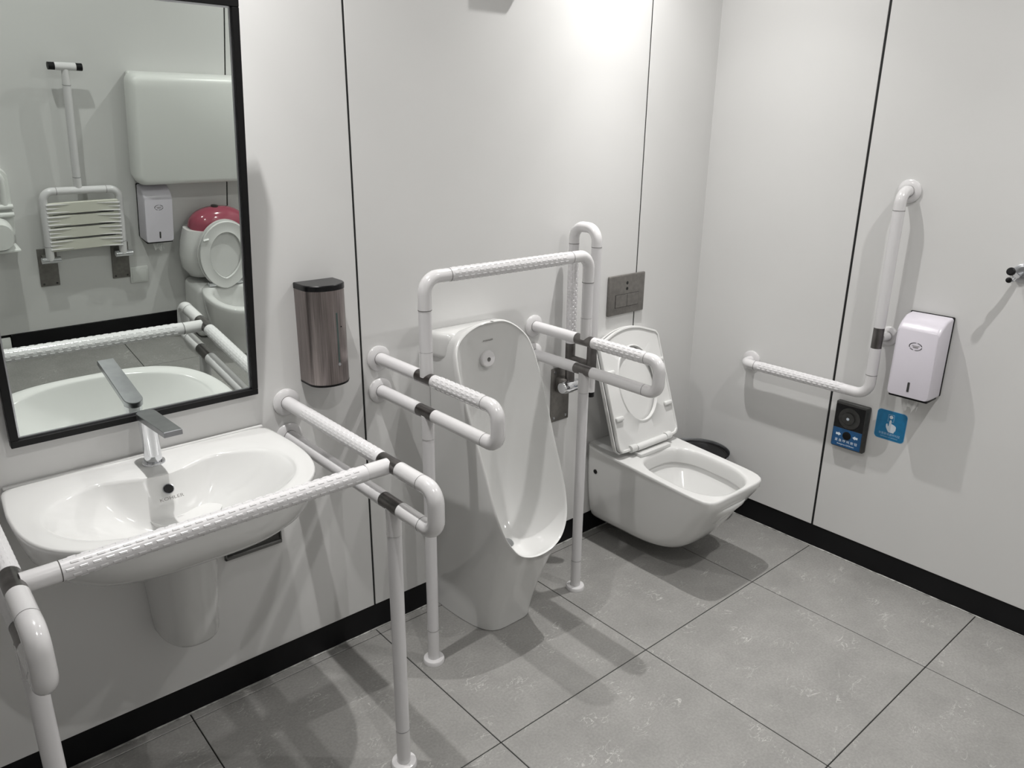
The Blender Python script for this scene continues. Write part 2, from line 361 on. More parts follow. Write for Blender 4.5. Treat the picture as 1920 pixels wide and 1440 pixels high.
def urinal_frame():
    x0, x1, z, zl, yp, ye, zt = .556, 1.175, .92, .82, -.25, -.553, 1.195
    t = thing('support_rail', (.866, -.25, 0), 'white support rail frame around the urinal with a raised arch bar above it', 'handrail')
    for x in (x0, x1):
        side_rail(x, z, zl, yp, ye, t); grips((x, yp-.045, z), (x, ye+.055, z), TR, t, 12, h=.0009)
        seg_tube((x, yp, z+.006), (x, yp, z+.075), t, 'post_sleeve', 'sleeve'); ring((x, yp, z+.075), (0, 0, 1), TR-.001, t)
        seg_tube((x, yp, z+.075), (x, yp, zt-.085), t, 'arch_upright', 'nylon', TR-.0008); ring((x, yp, zt-.085), (0, 0, 1), TR, t)
    for x, s in ((x0, 1), (x1, -1)):
        MB().tube(fillet([(x, yp, zt-.085), (x, yp, zt), (x+s*.08, yp, zt)], .042, 10), TR, 24).obj('arch_elbow', 'sleeve', t)
        ring((x+s*.08, yp, zt), (1, 0, 0), TR, t)
    seg_tube((x0+.08, yp, zt), (x1-.08, yp, zt), t, 'arch_bar'); grips((x0+.085, yp, zt), (x1-.085, yp, zt), TR, t, 10, h=.0011)
urinal_frame()
def wall_rail():
    x = W-.058; yv = -.795; zh = .69
    t = thing('grab_bar', (W, yv, .69), 'white L-shaped grab bar on the right wall beside the toilet', 'handrail')
    flange((W, -.292, zh), (-1, 0, 0), t); flange((W, yv, 1.384), (-1, 0, 0), t); flange((W, yv-.012, .898), (-1, 0, 0), t, .033)
    MB().tube(fillet([(W-.005, -.292, zh), (x, -.292, zh), (x, -.345, zh)], .03), TR, 24).obj('wall_elbow', 'sleeve', t)
    ring((x, -.345, zh), (0, 1, 0), TR, t)
    MB().tube(fillet([(W-.005, yv, 1.384), (x, yv, 1.384), (x, yv, 1.325)], .035), TR, 24).obj('wall_elbow', 'sleeve', t)
    ring((x, yv, 1.325), (0, 0, 1), TR, t); ring((W-.013, yv, 1.384), (1, 0, 0), TR, t)
    seg_tube((x, -.345, zh), (x, yv+.075, zh), t); grips((x, -.36, zh), (x, yv+.09, zh), TR, t, 14, h=.001)
    MB().tube(fillet([(x, yv+.075, zh), (x, yv, zh), (x, yv, zh+.075)], .045, 10), TR, 24).obj('corner_elbow', 'sleeve', t)
    ring((x, yv, zh+.075), (0, 0, 1), TR, t)
    seg_tube((x, yv, zh+.075), (x, yv, .862), t); collar((x, yv, .861), (x, yv, .935), t)
    seg_tube((x, yv, .934), (x, yv, 1.325), t)
    seg_tube((W-.003, yv-.012, .898), (x+.01, yv-.004, .898), t, 'stay_stub', 'sleeve', .016); ring((W-.013, yv-.012, .898), (1, 0, 0), .016, t)
wall_rail()
def fold_rail():
    x = 1.315; yi, yo = -.045, -.15; R = .0175
    t = thing('folding_rail', (x, 0, .54), 'white folding support rail hinged up against the wall left of the toilet', 'handrail')
    MB().box((1.266, -.006, .538), (1.356, 0, .744), .002).obj('wall_plate', 'plate', t)
    for px in (1.281, 1.341):
        for pz in (.553, .729): MB().lathe((px, -.006, pz), (0, -1, 0), [(0, .005), (.002, .0045), (.0025, .002)], 12).obj('screw', 'chromesat', t)
    MB().box((1.284, -.05, .655), (1.338, -.005, .712), .004).obj('hinge_block', 'plate', t)
    MB().lathe((1.27, -.052, .684), (1, 0, 0), [(0, .019), (.006, .022), (.084, .022), (.09, .019)], 24).obj('hinge_barrel', 'chrome', t)
    seg_tube((x, yi-.004, .69), (x, yi, .765), t, 'hinge_stub', 'steel', R-.001)
    collar((x, yi, .765), (x, yi, .845), t)
    seg_tube((x, yi, .843), (x, yi, 1.195), t, r=R); ring((x, yi, 1.195), (0, 0, 1), R, t)
    grips((x, yi, .87), (x, yi, 1.18), R, t, 12, h=.0014, up=(0, 1, 0))
    MB().tube(fillet([(x, yi, 1.195), (x, yi, 1.255), (x, yo, 1.255), (x, yo, 1.195)], .042, 10), R+.0003, 24).obj('top_loop', 'sleeve', t); ring((x, yo, 1.195), (0, 0, 1), R, t)
    seg_tube((x, yo, 1.195), (x, yo, .858), t, r=R)
    collar((x, yo, .859), (x, yo, .765), t)
    seg_tube((x, yi-.01, .79), (x, yo+.01, .79), t, 'brace_tube', 'steel', .011)
    seg_tube((x, yo, .766), (x, yo, .69), t, 'drop_leg', 'sleeve', .0155)
    seg_tube((x, yo, .69), (x, yo, .672), t, 'leg_tip', 'black', .0145)
fold_rail()

# ------------------------------------------------------------------ washbasin and tap
SX = -.115; ZS = .80
def basin():
    t = thing('washbasin', (SX, -.2, .3), 'white porcelain washbasin with a wide flat deck, hung on the wall under the mirror', 'sink')
    N = 96; A = .316; yb = -.0008; yc = -.14
    def outer(a, sc=1.0, fr=1.0):
        c, s = math.cos(a), math.sin(a)
        if s >= 0:     # wall side: nearly square
            n = 14; k = (abs(c)**n+abs(s)**n)**(-1/n); x = A*k*c; y = yc+(yb-yc)*k*s
            x *= 1-.03*max(0, (y-yc)/(yb-yc))
        else:
            n = 3.0; k = (abs(c)**n+abs(s)**n)**(-1/n); x = A*k*c; y = yc+.310*fr*k*s
        return SX+x*sc, yb+(y-yb)*(sc if s < 0 else 1-(1-sc)*1.0)
    def inner(a):
        c, s = math.cos(a), math.sin(a); xc = SX
        n = 2.3; k = (abs(c)**n+abs(s)**n)**(-1/n); x = .262*k*c
        if s >= 0:
            y = -.235+.145*k*s; y = min(y, -.100-.048*math.exp(-(x/.085)**2))
        else: y = -.235+.188*k*s
        return xc+x, y
    ang = [2*PI*j/N for j in range(N)]; R = []
    cx, cy = SX, -.262
    prof = [(0, -.128), (.12, -.127), (.3, -.122), (.45, -.112), (.6, -.095), (.72, -.075), (.82, -.053), (.9, -.032), (.96, -.0155), (1.0, -.008)]
    def bz(k, a):       # steep back and front walls, long gentle slopes at the two sides
        sd = abs(math.cos(a))**2.2; st = -.128*(1-k**(4.2 if math.sin(a) > 0 else 3.0)); ge = -.128*(1-k**1.75)**1.25
        return (st*(1-sd)+ge*sd)-.004
    for k in (0, .1, .2, .3, .4, .5, .58, .66, .74, .82, .88, .93, .965, .985, 1.0):
        R.append([(cx+(inner(a)[0]-cx)*max(k, .002), cy+(inner(a)[1]-cy)*max(k, .002), ZS+bz(k, a)) for a in ang])
    for k, dz in ((.05, -.002), (.12, -.0006), (.3, 0), (.6, 0), (.90, 0), (.97, -.001)):
        R.append([(inner(a)[0]*(1-k)+outer(a)[0]*k, inner(a)[1]*(1-k)+outer(a)[1]*k, ZS+dz) for a in ang])
    for sc, dz in ((1, -.005), (1.0, -.012), (.992, -.022), (.980, -.045), (.955, -.075), (.915, -.10), (.85, -.124), (.75, -.143), (.6, -.156), (.4, -.162), (.2, -.163), (.02, -.164)):
        R.append([(outer(a, sc)[0]+.03*(1-sc), outer(a, sc)[1], ZS+dz) for a in ang])
    MB().rings(R, True, True, True).obj('bowl', 'porcelain', t, sharp=60)
    # upstand along the wall
    MB().box((SX-.30, -.012, ZS-.004), (SX+.30, -.0006, ZS+.004), .003).obj('back_ledge', 'porcelain', t)
    # half pedestal shroud
    R = []
    for z, w2, d in ((.70, .105, .24), (.64, .096, .21), (.56, .088, .18), (.45, .082, .155), (.36, .078, .140), (.312, .075, .134), (.303, .072, .130), (.300, .064, .12)):
        R.append([(SX+.035+w2*(1 if math.cos(a) > 0 else -1)*abs(math.cos(a))**.8, -.0008-d*abs(math.sin(a))**.85, z) for a in [PI*j/24 for j in range(25)]])
    MB().rings(R, True, True, True).obj('pedestal_shroud', 'porcelain', t, sharp=50)
    # overflow and mark on the basin's back slope
    n = V((0, -.78, .62)).normalized(); up = V((0, .62, .78))
    c = V((SX-.001, -.1705, .770))
    MB().lathe(c-n*.004, n, [(0, .0125), (.0055, .0125), (.006, .011), (.0045, .0095)], 24, False, True).obj('overflow_ring', 'chromesat', t)
    MB().lathe(c+n*.0004, n, [(0, .0097), (.0015, .0097)], 24).obj('overflow_hole', 'black', t)
    MB().lathe((cx, cy, ZS-.128), (0, 0, 1), [(0, .024), (.002, .024), (.003, .02), (.001, .016)], 28).obj('drain', 'chrome', t)
    text('lettering', 'KOHLER', .0105, c-up*.0235+n*.0036, (1, 0, 0), up, 'print_g', t, .0003, 1.35)
    return t
basin()
def tap():
    t = thing('tap', (-.114, -.07, ZS), 'chrome single-lever tap with a flat slab spout standing on the washbasin', 'tap')
    x, y = -.113, -.068
    MB().lathe((x, y, ZS-.002), (0, 0, 1), [(0, .026), (.004, .0265), (.007, .025), (.0075, .021)], 32).obj('base_ring', 'chrome', t)
    MB().lathe((x, y, ZS+.004), (0, 0, 1), [(0, .019), (.004, .0205), (.02, .0195), (.06, .0195), (.105, .0205)], 32).obj('body', 'chrome', t)
    MB().lathe((x, y, ZS+.1085), (0, 0, 1), [(0, .020), (.006, .0205)], 32).obj('lever_neck', 'chrome', t)
    pts = [(x+.0215*math.cos(a), y+.004+.0215*math.sin(a)) for a in [PI*k/12 for k in range(13)]]
    pts += [(x-.0195, y-.19), (x+.0195, y-.19)]
    R = [[(p[0], p[1], ZS+.1135+(y-p[1])*.08) for p in pts], [(p[0], p[1], ZS+.1142+.0125-(y-p[1])*.01+(y-p[1])*.08) for p in pts]]
    k = [[(x+(p[0]-x)*.96, y-.09+(p[1]-y+.09)*.99, p[2]+.0012) for p in R[1]]]
    MB().rings(R+k, True, True, True).obj('lever', 'chromesat', t, sharp=25)
tap()

# ------------------------------------------------------------------ mirror
def mirror():
    th = .111; psi = .0185; piv = V((-.1035, -.003, .898)); wid = .563; hei = .938; fw = .0165
    rot = Matrix.Rotation(psi, 3, 'Z') @ Matrix.Rotation(th, 3, 'X')      # local y is the mirror normal pointing to the wall
    def P3(x, y, z): return piv+rot @ V((x, y, z))
    t = thing('wall_mirror', tuple(piv), 'large rectangular black-framed mirror leaning forward on the wall above the washbasin', 'mirror')
    def barr(a, b):
        mb = MB().box(a, b, .0012, 1); mb.v = [tuple(P3(*q)) for q in mb.v]; mb.obj('frame_bar', 'black', t)
    w2 = wid/2; d0, d1 = -.022, -.002
    barr((-w2, d0, 0), (w2, d1, fw)); barr((-w2, d0, hei-fw), (w2, d1, hei))
    barr((-w2, d0, fw), (-w2+fw, d1, hei-fw)); barr((w2-fw, d0, fw), (w2, d1, hei-fw))
    mb = MB().box((-w2+fw-.004, -.012, fw-.004), (w2-fw+.004, -.004, hei-fw+.004)); mb.v = [tuple(P3(*q)) for q in mb.v]
    mb.obj('glass', 'mirror', t)
    mb = MB()
    for a, b in (((-w2+fw, -.014, fw), (w2-fw, -.0121, fw+.004)), ((-w2+fw, -.014, hei-fw-.004), (w2-fw, -.0121, hei-fw)), ((-w2+fw, -.014, fw), (-w2+fw+.004, -.0121, hei-fw)), ((w2-fw-.004, -.014, fw), (w2-fw, -.0121, hei-fw))):
        mb.box(a, b)
    mb.v = [tuple(P3(*q)) for q in mb.v]; mb.obj('inner_bead', 'chromesat', t)
mirror()

# ------------------------------------------------------------------ soap dispenser
def soap():
    xc = .367; w2 = .058; z0, z1 = .898, 1.175
    t = thing('soap_dispenser', (xc, 0, z0), 'brushed steel soap dispenser with a black lid on the wall right of the mirror', 'soap dispenser')
    def sec(z, o=0, d=.098):
        p = [(xc-w2-o, -.001), (xc-w2-o, -.045)]
        for k in range(1, 20):
            a = PI*k/20; p.append((xc-(w2+o)*math.cos(a), -.045-(d-.045+o)*abs(math.sin(a))**.85))
        p += [(xc+w2+o, -.045), (xc+w2+o, -.001)]
        return [(x, y, z) for x, y in p]
    MB().rings([sec(z0+.006), sec(z1-.014)], True, True, True).obj('body', 'soapsteel', t, sharp=22)
    MB().rings([sec(z0, -.001), sec(z0+.006, .0008)], True, True, True).obj('bottom_rim', 'black', t)
    MB().rings([sec(z1-.015, .0012), sec(z1-.002, .0012), sec(z1, -.001)], True, True, True).obj('lid', 'blackgloss', t)
    def front(x): 
        c = (xc-x)/w2; return -.045-(.098-.045)*math.sqrt(max(0, 1-c*c))**.85
    x = xc+.012
    MB().box((x-.003, front(x)-.0006, z0+.065), (x+.003, front(x)+.003, z1-.075), .001, 1).obj('level_window', 'green_glass', t)
    MB().lathe((x, front(x)-.0002, z0+.06), (0, -1, 0), [(0, .0045), (.0012, .004)], 16).obj('lock', 'chromesat', t)
    MB().lathe((x+.013, front(x+.013)-.0001, z1-.115), (.2, -1, 0), [(0, .002), (.0006, .002)], 12).obj('mark', 'black', t)
soap()

# ------------------------------------------------------------------ urinal
def urinal():
    c = .866
    t = thing('urinal', (c, -.15, 0), 'tall white floor-standing porcelain urinal between the two rail loops', 'urinal')
    tab = [(1.012, -.152, .0), (1.011, -.15, .03), (1.004, -.147, .060), (.988, -.145, .094), (.965, -.149, .124), (.94, -.16, .142), (.905, -.176, .150), (.865, -.192, .1535), (.803, -.216, .1555), (.746, -.239, .1535), (.681, -.268, .149),
           (.61, -.297, .1465), (.547, -.322, .1455), (.5, -.341, .144), (.467, -.353, .141), (.425, -.368, .133), (.391, -.379, .120), (.360, -.387, .10), (.341, -.391, .079), (.329, -.3945, .052), (.323, -.396, .026), (.321, -.3965, 0)]
    # densify with Catmull-Rom
    def cr(p0, p1, p2, p3, u): return [.5*((2*b)+(-a+c2)*u+(2*a-5*b+4*c2-d)*u*u+(-a+3*b-3*c2+d)*u**3) for a, b, c2, d in zip(p0, p1, p2, p3)]
    pts = []; T = [tab[1][:2]+(-tab[1][2],)]+tab+[tab[-2][:2]+(-tab[-2][2],)]
    for i in range(1, len(T)-2):
        for k in range(3): pts.append(cr(T[i-1], T[i], T[i+1], T[i+2], k/3))
    pts.append(list(tab[-1])); n = len(pts)
    # loop: top -> left side -> bottom -> right side
    loop = [(c-w, y, z) for z, y, w in pts]+[(c+w, y, z) for z, y, w in pts[::-1]][1:-1]
    prm = [i/(n-1) for i in range(n)]+[i/(n-1) for i in range(n)][::-1][1:-1]
    sgn = [-1]*n+[1]*(n-2)
    def target(p, s):
        # outline where the skin meets wall / floor
        if p < .18: u = p/.18; return (c+s*.128*math.sin(u*PI/2), -.002, .945-.03*u**3)
        if p < .60: u = (p-.18)/.42; return (c+s*(.128-.006*u), -.002, .915-(.915-.02)*u)
        u = (p-.60)/.40; a = u*PI/2
        return (c+s*.122*abs(math.cos(a))**.42, -.002-.264*abs(math.sin(a))**.75, .002)
    cen = [(1.012, -.152), (1.006, -.146), (.993, -.140), (.972, -.134), (.95, -.129), (.925, -.125), (.89, -.121), (.85, -.118), (.79, -.116), (.73, -.1155), (.66, -.116), (.585, -.118), (.51, -.122), (.455, -.128),
           (.405, -.138), (.358, -.153), (.325, -.174), (.300, -.203), (.288, -.238), (.283, -.285), (.290, -.342), (.319, -.392)]
    C2 = [cen[0]]+cen+[cen[-1]]; cc = []
    for i in range(1, len(C2)-2):
        for k in range(3): cc.append(cr(C2[i-1], C2[i], C2[i+1], C2[i+2], k/3))
    cc.append(list(cen[-1]))
    inn = MB(); rows = []; mc = 28
    for (z, y, w_), (zc, yc) in zip(pts, cc):
        row = []; zi, yi = .66+(z-.66)*.985, y+.004
        for j in range(mc+1):
            u = -math.cos(PI*j/mc); b_ = 1-abs(u)**4.0
            row.append((c+w_*.965*u, yi+(yc-yi)*b_, zi+(zc-zi)*b_))
        rows.append(row)
    R = [[(c+(x-c)*.965, y+.004, .66+(z-.66)*.985) for x, y, z in loop]]
    R.append([(c+(x-c)*.982, y-.0015, .66+(z-.66)*.993) for x, y, z in loop])
    R.append(loop)
    R.append([(c+(x-c)*1.012, y+.006, .66+(z-.66)*1.006) for x, y, z in loop])
    out = 10
    for k in range(1, out+1):
        q = k/out; row = []
        for (x, y, z), p, s in zip(loop, prm, sgn):
            tg = V(target(p, s)); P0 = V((c+(x-c)*1.012, y+.006, .66+(z-.66)*1.006))
            # low part: drop first, then keep near the base line
            e = q if p < .5 else q**.9
            lx = e**1.15; P1 = P0.lerp(tg, e)
            P1.x = P0.x+(tg.x-P0.x)*(1-(1-e)**1.9)
            if p > .6:
                m2 = (p-.6)/.4; P1.y = P0.y+(tg.y-P0.y)*((1-m2)*e+m2*(1-(1-e)**1.35)) 
            row.append(tuple(P1))
        R.append(row)
    mbu = MB().rings(R, True, False, False); mbu.rings(rows, False); mbu.obj('body', 'porcelain', t, sharp=70, weld=1e-5)
    # lid over the water inlet, behind the face
    R = []
    def sec(y, w2, zt, zb):
        pr = []
        for x, z in rrect(w2, (zt-zb)/2, .022, 5): pr.append((c-.0+x, y, (zt+zb)/2+z))
        return pr
    for y, w2, zt in ((-.001, .140, .974), (-.02, .142, .978), (-.06, .140, .981), (-.092, .130, .982), (-.102, .118, .976)): R.append(sec(y, w2, zt, .895))
    MB().rings(R, True, True, True).obj('top_cover', 'porcelain', t, sharp=50)
    n = V((0, -1, .10)).normalized()
    MB().lathe((c+.002, -.1195, .888), n, [(0, .026), (.006, .0265), (.012, .0265), (.015, .024), (.0158, .020)], 32).obj('sprinkler_cap', 'sleeve', t)
    MB().lathe((c+.002, -.1195-.0156, .888), n, [(0, .0065), (.001, .0065), (.001, .0055), (.0004, .005)], 24).obj('cap_dimple', 'grey', t)
    MB().lathe((c, -.236, .288), (0, -.5, 1), [(0, .02), (.004, .02), (.006, .017), (.005, .008)], 24).obj('drain', 'chrome', t)
    text('lettering', 'KOHLER', .0075, (c+.002, -.1305, .948), (1, 0, 0), (0, -.16, 1), 'print_g', t, .0003, 1.4)
urinal()

# ------------------------------------------------------------------ wall-hung toilet
TX = 1.635
def sup(a, A, B, n):
    c_, s_ = math.cos(a), math.sin(a); k = (abs(c_)**n+abs(s_)**n)**(-1/n); return A*k*c_, B*k*s_
def toilet():
    t = thing('toilet', (TX, -.3, .08), 'square white wall-hung toilet with its seat and lid raised', 'toilet')
    N = 96; ang = [2*PI*(j+.5)/N for j in range(N)]
    def ztop(y): return .402+y*.062
    yb = -.0008
    def outl(a, hw, yf, n, z, flat=True):
        B = (yb-yf)/2; x, y = sup(a, hw, B, n if math.sin(a) < 0 else 14); y = y+(yb+yf)/2
        return (TX+x, min(y, yb), z if z is not None else ztop(y))
    def inn(a, k, dz, A=.146, B=.184, cy=-.39):
        n = 2.9; x, y = sup(a, A*k, B*k, n)
        return (TX+x, cy+y, ztop(cy+y)+dz)
    R = []
    for k, dz in ((.02, -.215), (.2, -.213), (.35, -.205), (.5, -.188), (.65, -.160), (.8, -.125), (.92, -.095), (1.0, -.075), (1.015, -.064), (1.01, -.060), (.955, -.058), (.95, -.045), (.955, -.025), (.965, -.012), (.985, -.004), (1.01, -.0008), (1.05, 0)):
        R.append([inn(a, k, dz) for a in ang])
    for k in (.35, .7, .93):
        R.append([tuple(V(inn(a, 1.05, 0)).lerp(V(outl(a, .1745, -.583, 9, None)), k)) for a in ang])
    for q in R[-3:]:
        for i, p in enumerate(q): q[i] = (p[0], p[1], ztop(p[1]))
    R.append([outl(a, .1745, -.583, 9, None) for a in ang])
    for hw, yf, n, dz in ((.1765, -.5865, 9, -.003), (.177, -.587, 9, -.010), (.1765, -.585, 8.5, -.028)):
        R.append([(p[0], p[1], p[2]+dz) for p in [outl(a, hw, yf, n, None) for a in ang]])
    for hw, yf, n, z in ((.1752, -.573, 7, .315), (.1735, -.553, 5.6, .28), (.1705, -.526, 4.7, .24), (.166, -.506, 4.1, .20), (.160, -.480, 3.7, .16), (.152, -.452, 3.4, .122), (.141, -.422, 3.2, .095), (.129, -.392, 3, .081), (.10, -.34, 3, .075), (.02, -.18, 4, .0745)):
        R.append([outl(a, hw, yf, n, z) for a in ang])
    MB().rings(R, True, True, True).obj('bowl', 'porcelain', t, sharp=70)
    MB().rings([[inn(a, .53, -.183) for a in ang], [inn(a, .03, -.183) for a in ang]], True, False, True).obj('water', 'water', t)
    MB().lathe((TX-.1755, -.062, .305), (-1, 0, 0), [(0, .009), (.001, .009), (.0012, .0075)], 20).obj('fixing_cap', 'black', t)
    # --- seat and lid, raised
    hy, hz = -.178, .414; d = V((0, .148, .422)).normalized(); n = V((0, -d.z, d.y))     # d: up along the seat, n: towards the room
    O = V((TX, hy, hz))
    def P3(u, v_, w_): return tuple(O+V((1, 0, 0))*u+d*v_+n*w_)
    Lh = .460
    def outline(g=0, N2=96, top=.035):
        pts = []
        hw = .174+g; r = .022
        def corner(cx, cy, a0, a1, r):
            for k in range(6): a = a0+(a1-a0)*k/5; pts.append((cx+r*math.cos(a), cy+r*math.sin(a)))
        corner(hw-r, -.0-g+r, -PI/2, 0, r)
        corner(hw-.004-r, Lh-top+g-r, 0, PI/2*.85, r)
        for k in range(1, 12):
            u = 1-2*k/12; pts.append(((hw-r-.01)*u, Lh+g-top+top*(1-u*u)))
        corner(-hw+.004+r, Lh-top+g-r, PI-PI/2*.85, PI, r)
        corner(-hw+r, -g+r, PI, 1.5*PI, r)
        return pts
    def resample(pts, N2=96, cx=0, cy=.24):
        out = []
        for j in range(N2):
            a = 2*PI*j/N2; dx, dy = math.cos(a), math.sin(a); best = None
            for i in range(len(pts)):
                x1, y1 = pts[i]; x2, y2 = pts[(i+1) % len(pts)]; ex, ey = x2-x1, y2-y1
                den = dx*ey-dy*ex
                if abs(den) < 1e-12: continue
                tt = ((x1-cx)*ey-(y1-cy)*ex)/den; uu = ((x1-cx)*dy-(y1-cy)*dx)/den
                if tt > 0 and -1e-6 <= uu <= 1+1e-6 and (best is None or tt > best): best = tt
            out.append((cx+dx*best, cy+dy*best))
        return out
    o1 = resample(outline()); hole = [(.103*math.cos(2*PI*j/96), .24+.145*math.sin(2*PI*j/96)) for j in range(96)]
    def lerp2(k, a=None, b2=None): return [(p[0]*(1-k)+q[0]*k, p[1]*(1-k)+q[1]*k) for p, q in zip(o1, hole)]
    def lay(p2, w_): return [P3(u, v_, w_) for u, v_ in p2]
    def sc(p2, k): return [(u*k, .24+(v_-.24)*k) for u, v_ in p2]
    R = [lay(sc(o1, .995), -.010), lay(o1, -.006), lay(o1, .004), lay(sc(o1, .99), .0062), lay(sc(o1, .965), .0062), lay(sc(o1, .955), .001), lay(lerp2(.5), 0), lay(lerp2(.93), .001), lay(lerp2(.97), .005), lay(hole, .005), lay(sc(hole, .985), .002), lay(sc(hole, .985), -.008), lay(sc(hole, 1.02), -.010), lay(sc(o1, .995), -.010)]
    s = MB().rings(R).obj('seat_ring', 'seat', t, sharp=40)
    for u, v_ in ((-.143, .13), (.143, .13), (-.143, .305), (.143, .305)):
        m2 = MB().box((-.021, -.009, 0), (.021, .009, .014), .006, 3); m2.v = [P3(u+p[0], v_+p[1], p[2]) for p in m2.v]; m2.obj('bumper', 'seat', s)
    o2 = resample(outline(.003))
    R = [lay(sc(o2, .93), -.034), lay(sc(o2, .985), -.031), lay(o2, -.024), lay(o2, -.014), lay(sc(o2, .985), -.0125), lay(sc(o2, .97), -.018)]
    MB().rings(R, True, True, True).obj('lid', 'seat', t, sharp=40)
    hb = V((TX, hy+.0, hz+.002))
    MB().tube([(TX-.085, hy-.004, hz+.006), (TX+.085, hy-.004, hz+.006)], .0135, 20).obj('hinge_bar', 'seat', t)
    MB().box((TX-.09, hy-.034, ztop(hy-.02)-.002), (TX+.09, hy+.014, ztop(hy)+.012), .003).obj('hinge_base', 'seat', t)
    for q in (-1, 1): MB().tube([(TX+q*.088, hy-.002, hz+.008), (TX+q*.118, hy-.002, hz+.008)], .0145, 20).obj('hinge_knuckle', 'seat', t)
    MB().lathe((TX+.176, hy+.045, hz+.045), (1, 0, 0), [(0, .024), (.006, .024), (.010, .018)], 20).obj('side_knob', 'seat', t)
toilet()
def flush():
    x0, x1, z0, z1 = 1.543, 1.745, .896, 1.047; xc = (x0+x1)/2
    t = thing('flush_plate', (xc, 0, z0), 'dark grey metal flush plate with two buttons on the wall above the toilet', 'flush plate')
    MB().box((x0, -.012, z0), (x1, -.0005, z1), .004, 3).obj('plate', 'plate', t)
    MB().box((xc-.066, -.0125, z0+.028), (xc+.066, -.0119, z0+.078), .0002, 1).obj('button_recess', 'black', t)
    for a, b in ((xc-.0645, xc-.0008), (xc+.0008, xc+.0645)): MB().box((a, -.0138, z0+.0295), (b, -.0122, z0+.0765), .0008, 1).obj('flush_button', 'plate', t)
    for z in (z1-.032, z1-.054): MB().lathe((xc-.002, -.0119, z), (0, -1, 0), [(0, .006), (.0008, .006)], 20).obj('sensor', 'lens', t)
flush()
def bin_():
    c = (1.955, -.178); z = .30
    t = thing('pedal_bin', (*c, 0), 'dark round waste bin with a bright rim in the corner behind the toilet', 'bin')
    MB().lathe((*c, .002), (0, 0, 1), [(0, .105), (.01, .112), (z-.025, .126), (z-.02, .127)], 48).obj('body', 'tankin', t)
    MB().lathe((*c, z-.024), (0, 0, 1), [(0, .129), (.018, .132), (.023, .1325), (.0235, .1305), (.020, .129), (.004, .127)], 48, False, False).obj('rim', 'chromesat', t)
    MB().lathe((*c, z-.024), (0, 0, 1), [(0, .1268), (.008, .126), (.008, .118), (.012, .117)], 48).obj('inner_ring', 'black', t)
    MB().lathe((*c, z-.014), (0, 0, 1), [(0, .1165), (.003, .116), (.0035, .1135), (.001, .112)], 48).obj('swing_lid', 'tankin', t)
bin_()

# ------------------------------------------------------------------ right wall fittings
def tissue(x0, y0, z0, ax, ay, label, cat='dispenser', paper=True, mir=1):
    """paper dispenser: x0,y0,z0 bottom centre on the wall, ax: unit along the wall, ay: unit away from it"""
    ax = V(ax); ay = V(ay); B = V((x0, y0, z0)); up = V((0, 0, 1))
    t = thing('tissue_dispenser', tuple(B), label, cat, 'pale lilac tissue dispensers')
    def P3(u, d, z): return tuple(B+ax*u+ay*d+up*z)
    w2, h, dp = .070, .272, .098
    m2 = MB().box((-w2, .0005, .004), (w2, .010, h+.002), .004, 2); m2.v = [P3(*p) for p in m2.v]; m2.obj('back_plate', 'black', t)
    R = []
    prof = [(.010, .002, h, 1.0, .008), (.048, .0015, h-.004, .998, .009), (.074, .001, h-.018, .995, .011), (.086, .0015, h-.028, .99, .012), (.094, .002, h-.038, .98, .012), (dp, .004, h-.044, .955, .012)]
    for d_, zb, zt, k, r in prof:
        R.append([P3(u, d_, (zb+zt)/2+z) for u, z in rrect((w2-.002)*k, (zt-zb)/2, r, 5)])
    MB().rings(R, True, True, True).obj('cover', 'lilac', t, sharp=38)
    m2 = MB().box((-w2*.9, .012, -.006), (w2*.9, .09, .004), .003, 2); m2.v = [P3(*p) for p in m2.v]; m2.obj('bottom_slot', 'black', t)
    m2 = MB().box((-.0035, dp-.0005, .022), (.0035, dp+.0008, .055), .0015, 2); m2.v = [P3(*p) for p in m2.v]; m2.obj('level_slot', 'darkgrey', t)
    m2 = MB().lathe(P3(w2*.86, .02, .012), tuple(ax), [(0, .006), (.006, .006)], 16); m2.obj('lock', 'black', t)
    # oval emblem: two arc strokes around two small lines of lettering
    mb2 = MB(); zc = .178
    for a0, a1 in ((.25, 1.35), (1.55, 3.5), (3.75, 4.4), (4.65, 6.2)):
        K = 12; vs_ = []
        for k in range(K+1):
            a = a0+(a1-a0)*k/K
            for s_ in (1.0, .88): vs_.append(P3(.021*s_*math.cos(a)*mir, dp+.0007, zc+.013*s_*math.sin(a)))
        mb2.add(vs_, [(2*k, 2*k+1, 2*k+3, 2*k+2) for k in range(K)])
    mb2.obj('emblem', 'print_k', t)
    for dz, wd in ((.0022, .011), (-.0024, .007)):
        m2 = MB()
        for k in range(7):
            u = -wd+2*wd*k/6; m2.box((u-.0009, dp+.0004, zc+dz-.0014), (u+.0009, dp+.0009, zc+dz+.0012))
        m2.v = [P3(*p) for p in m2.v]; m2.obj('emblem_line', 'print_g', t)
    if paper:
        random.seed(3); R = []
        for j in range(6):
            v_ = j/5; row = []
            for k in range(14):
                u = -1+2*k/13; row.append(P3(.028*u*(1-.25*v_)+.006*v_, .05+.010*math.sin(k*1.3+v_*3)*v_+.012*v_, -.002-.046*v_*(1+.25*math.sin(k*.9+1))))
            R.append(row)
        MB().rings(R, False).obj('tissue_sheet', 'paper', t, sharp=80)
    return t
tissue(W, -.937, .727, (0, -1, 0), (-1, 0, 0), 'pale lilac tissue dispenser on the right wall beside the vertical grab bar')
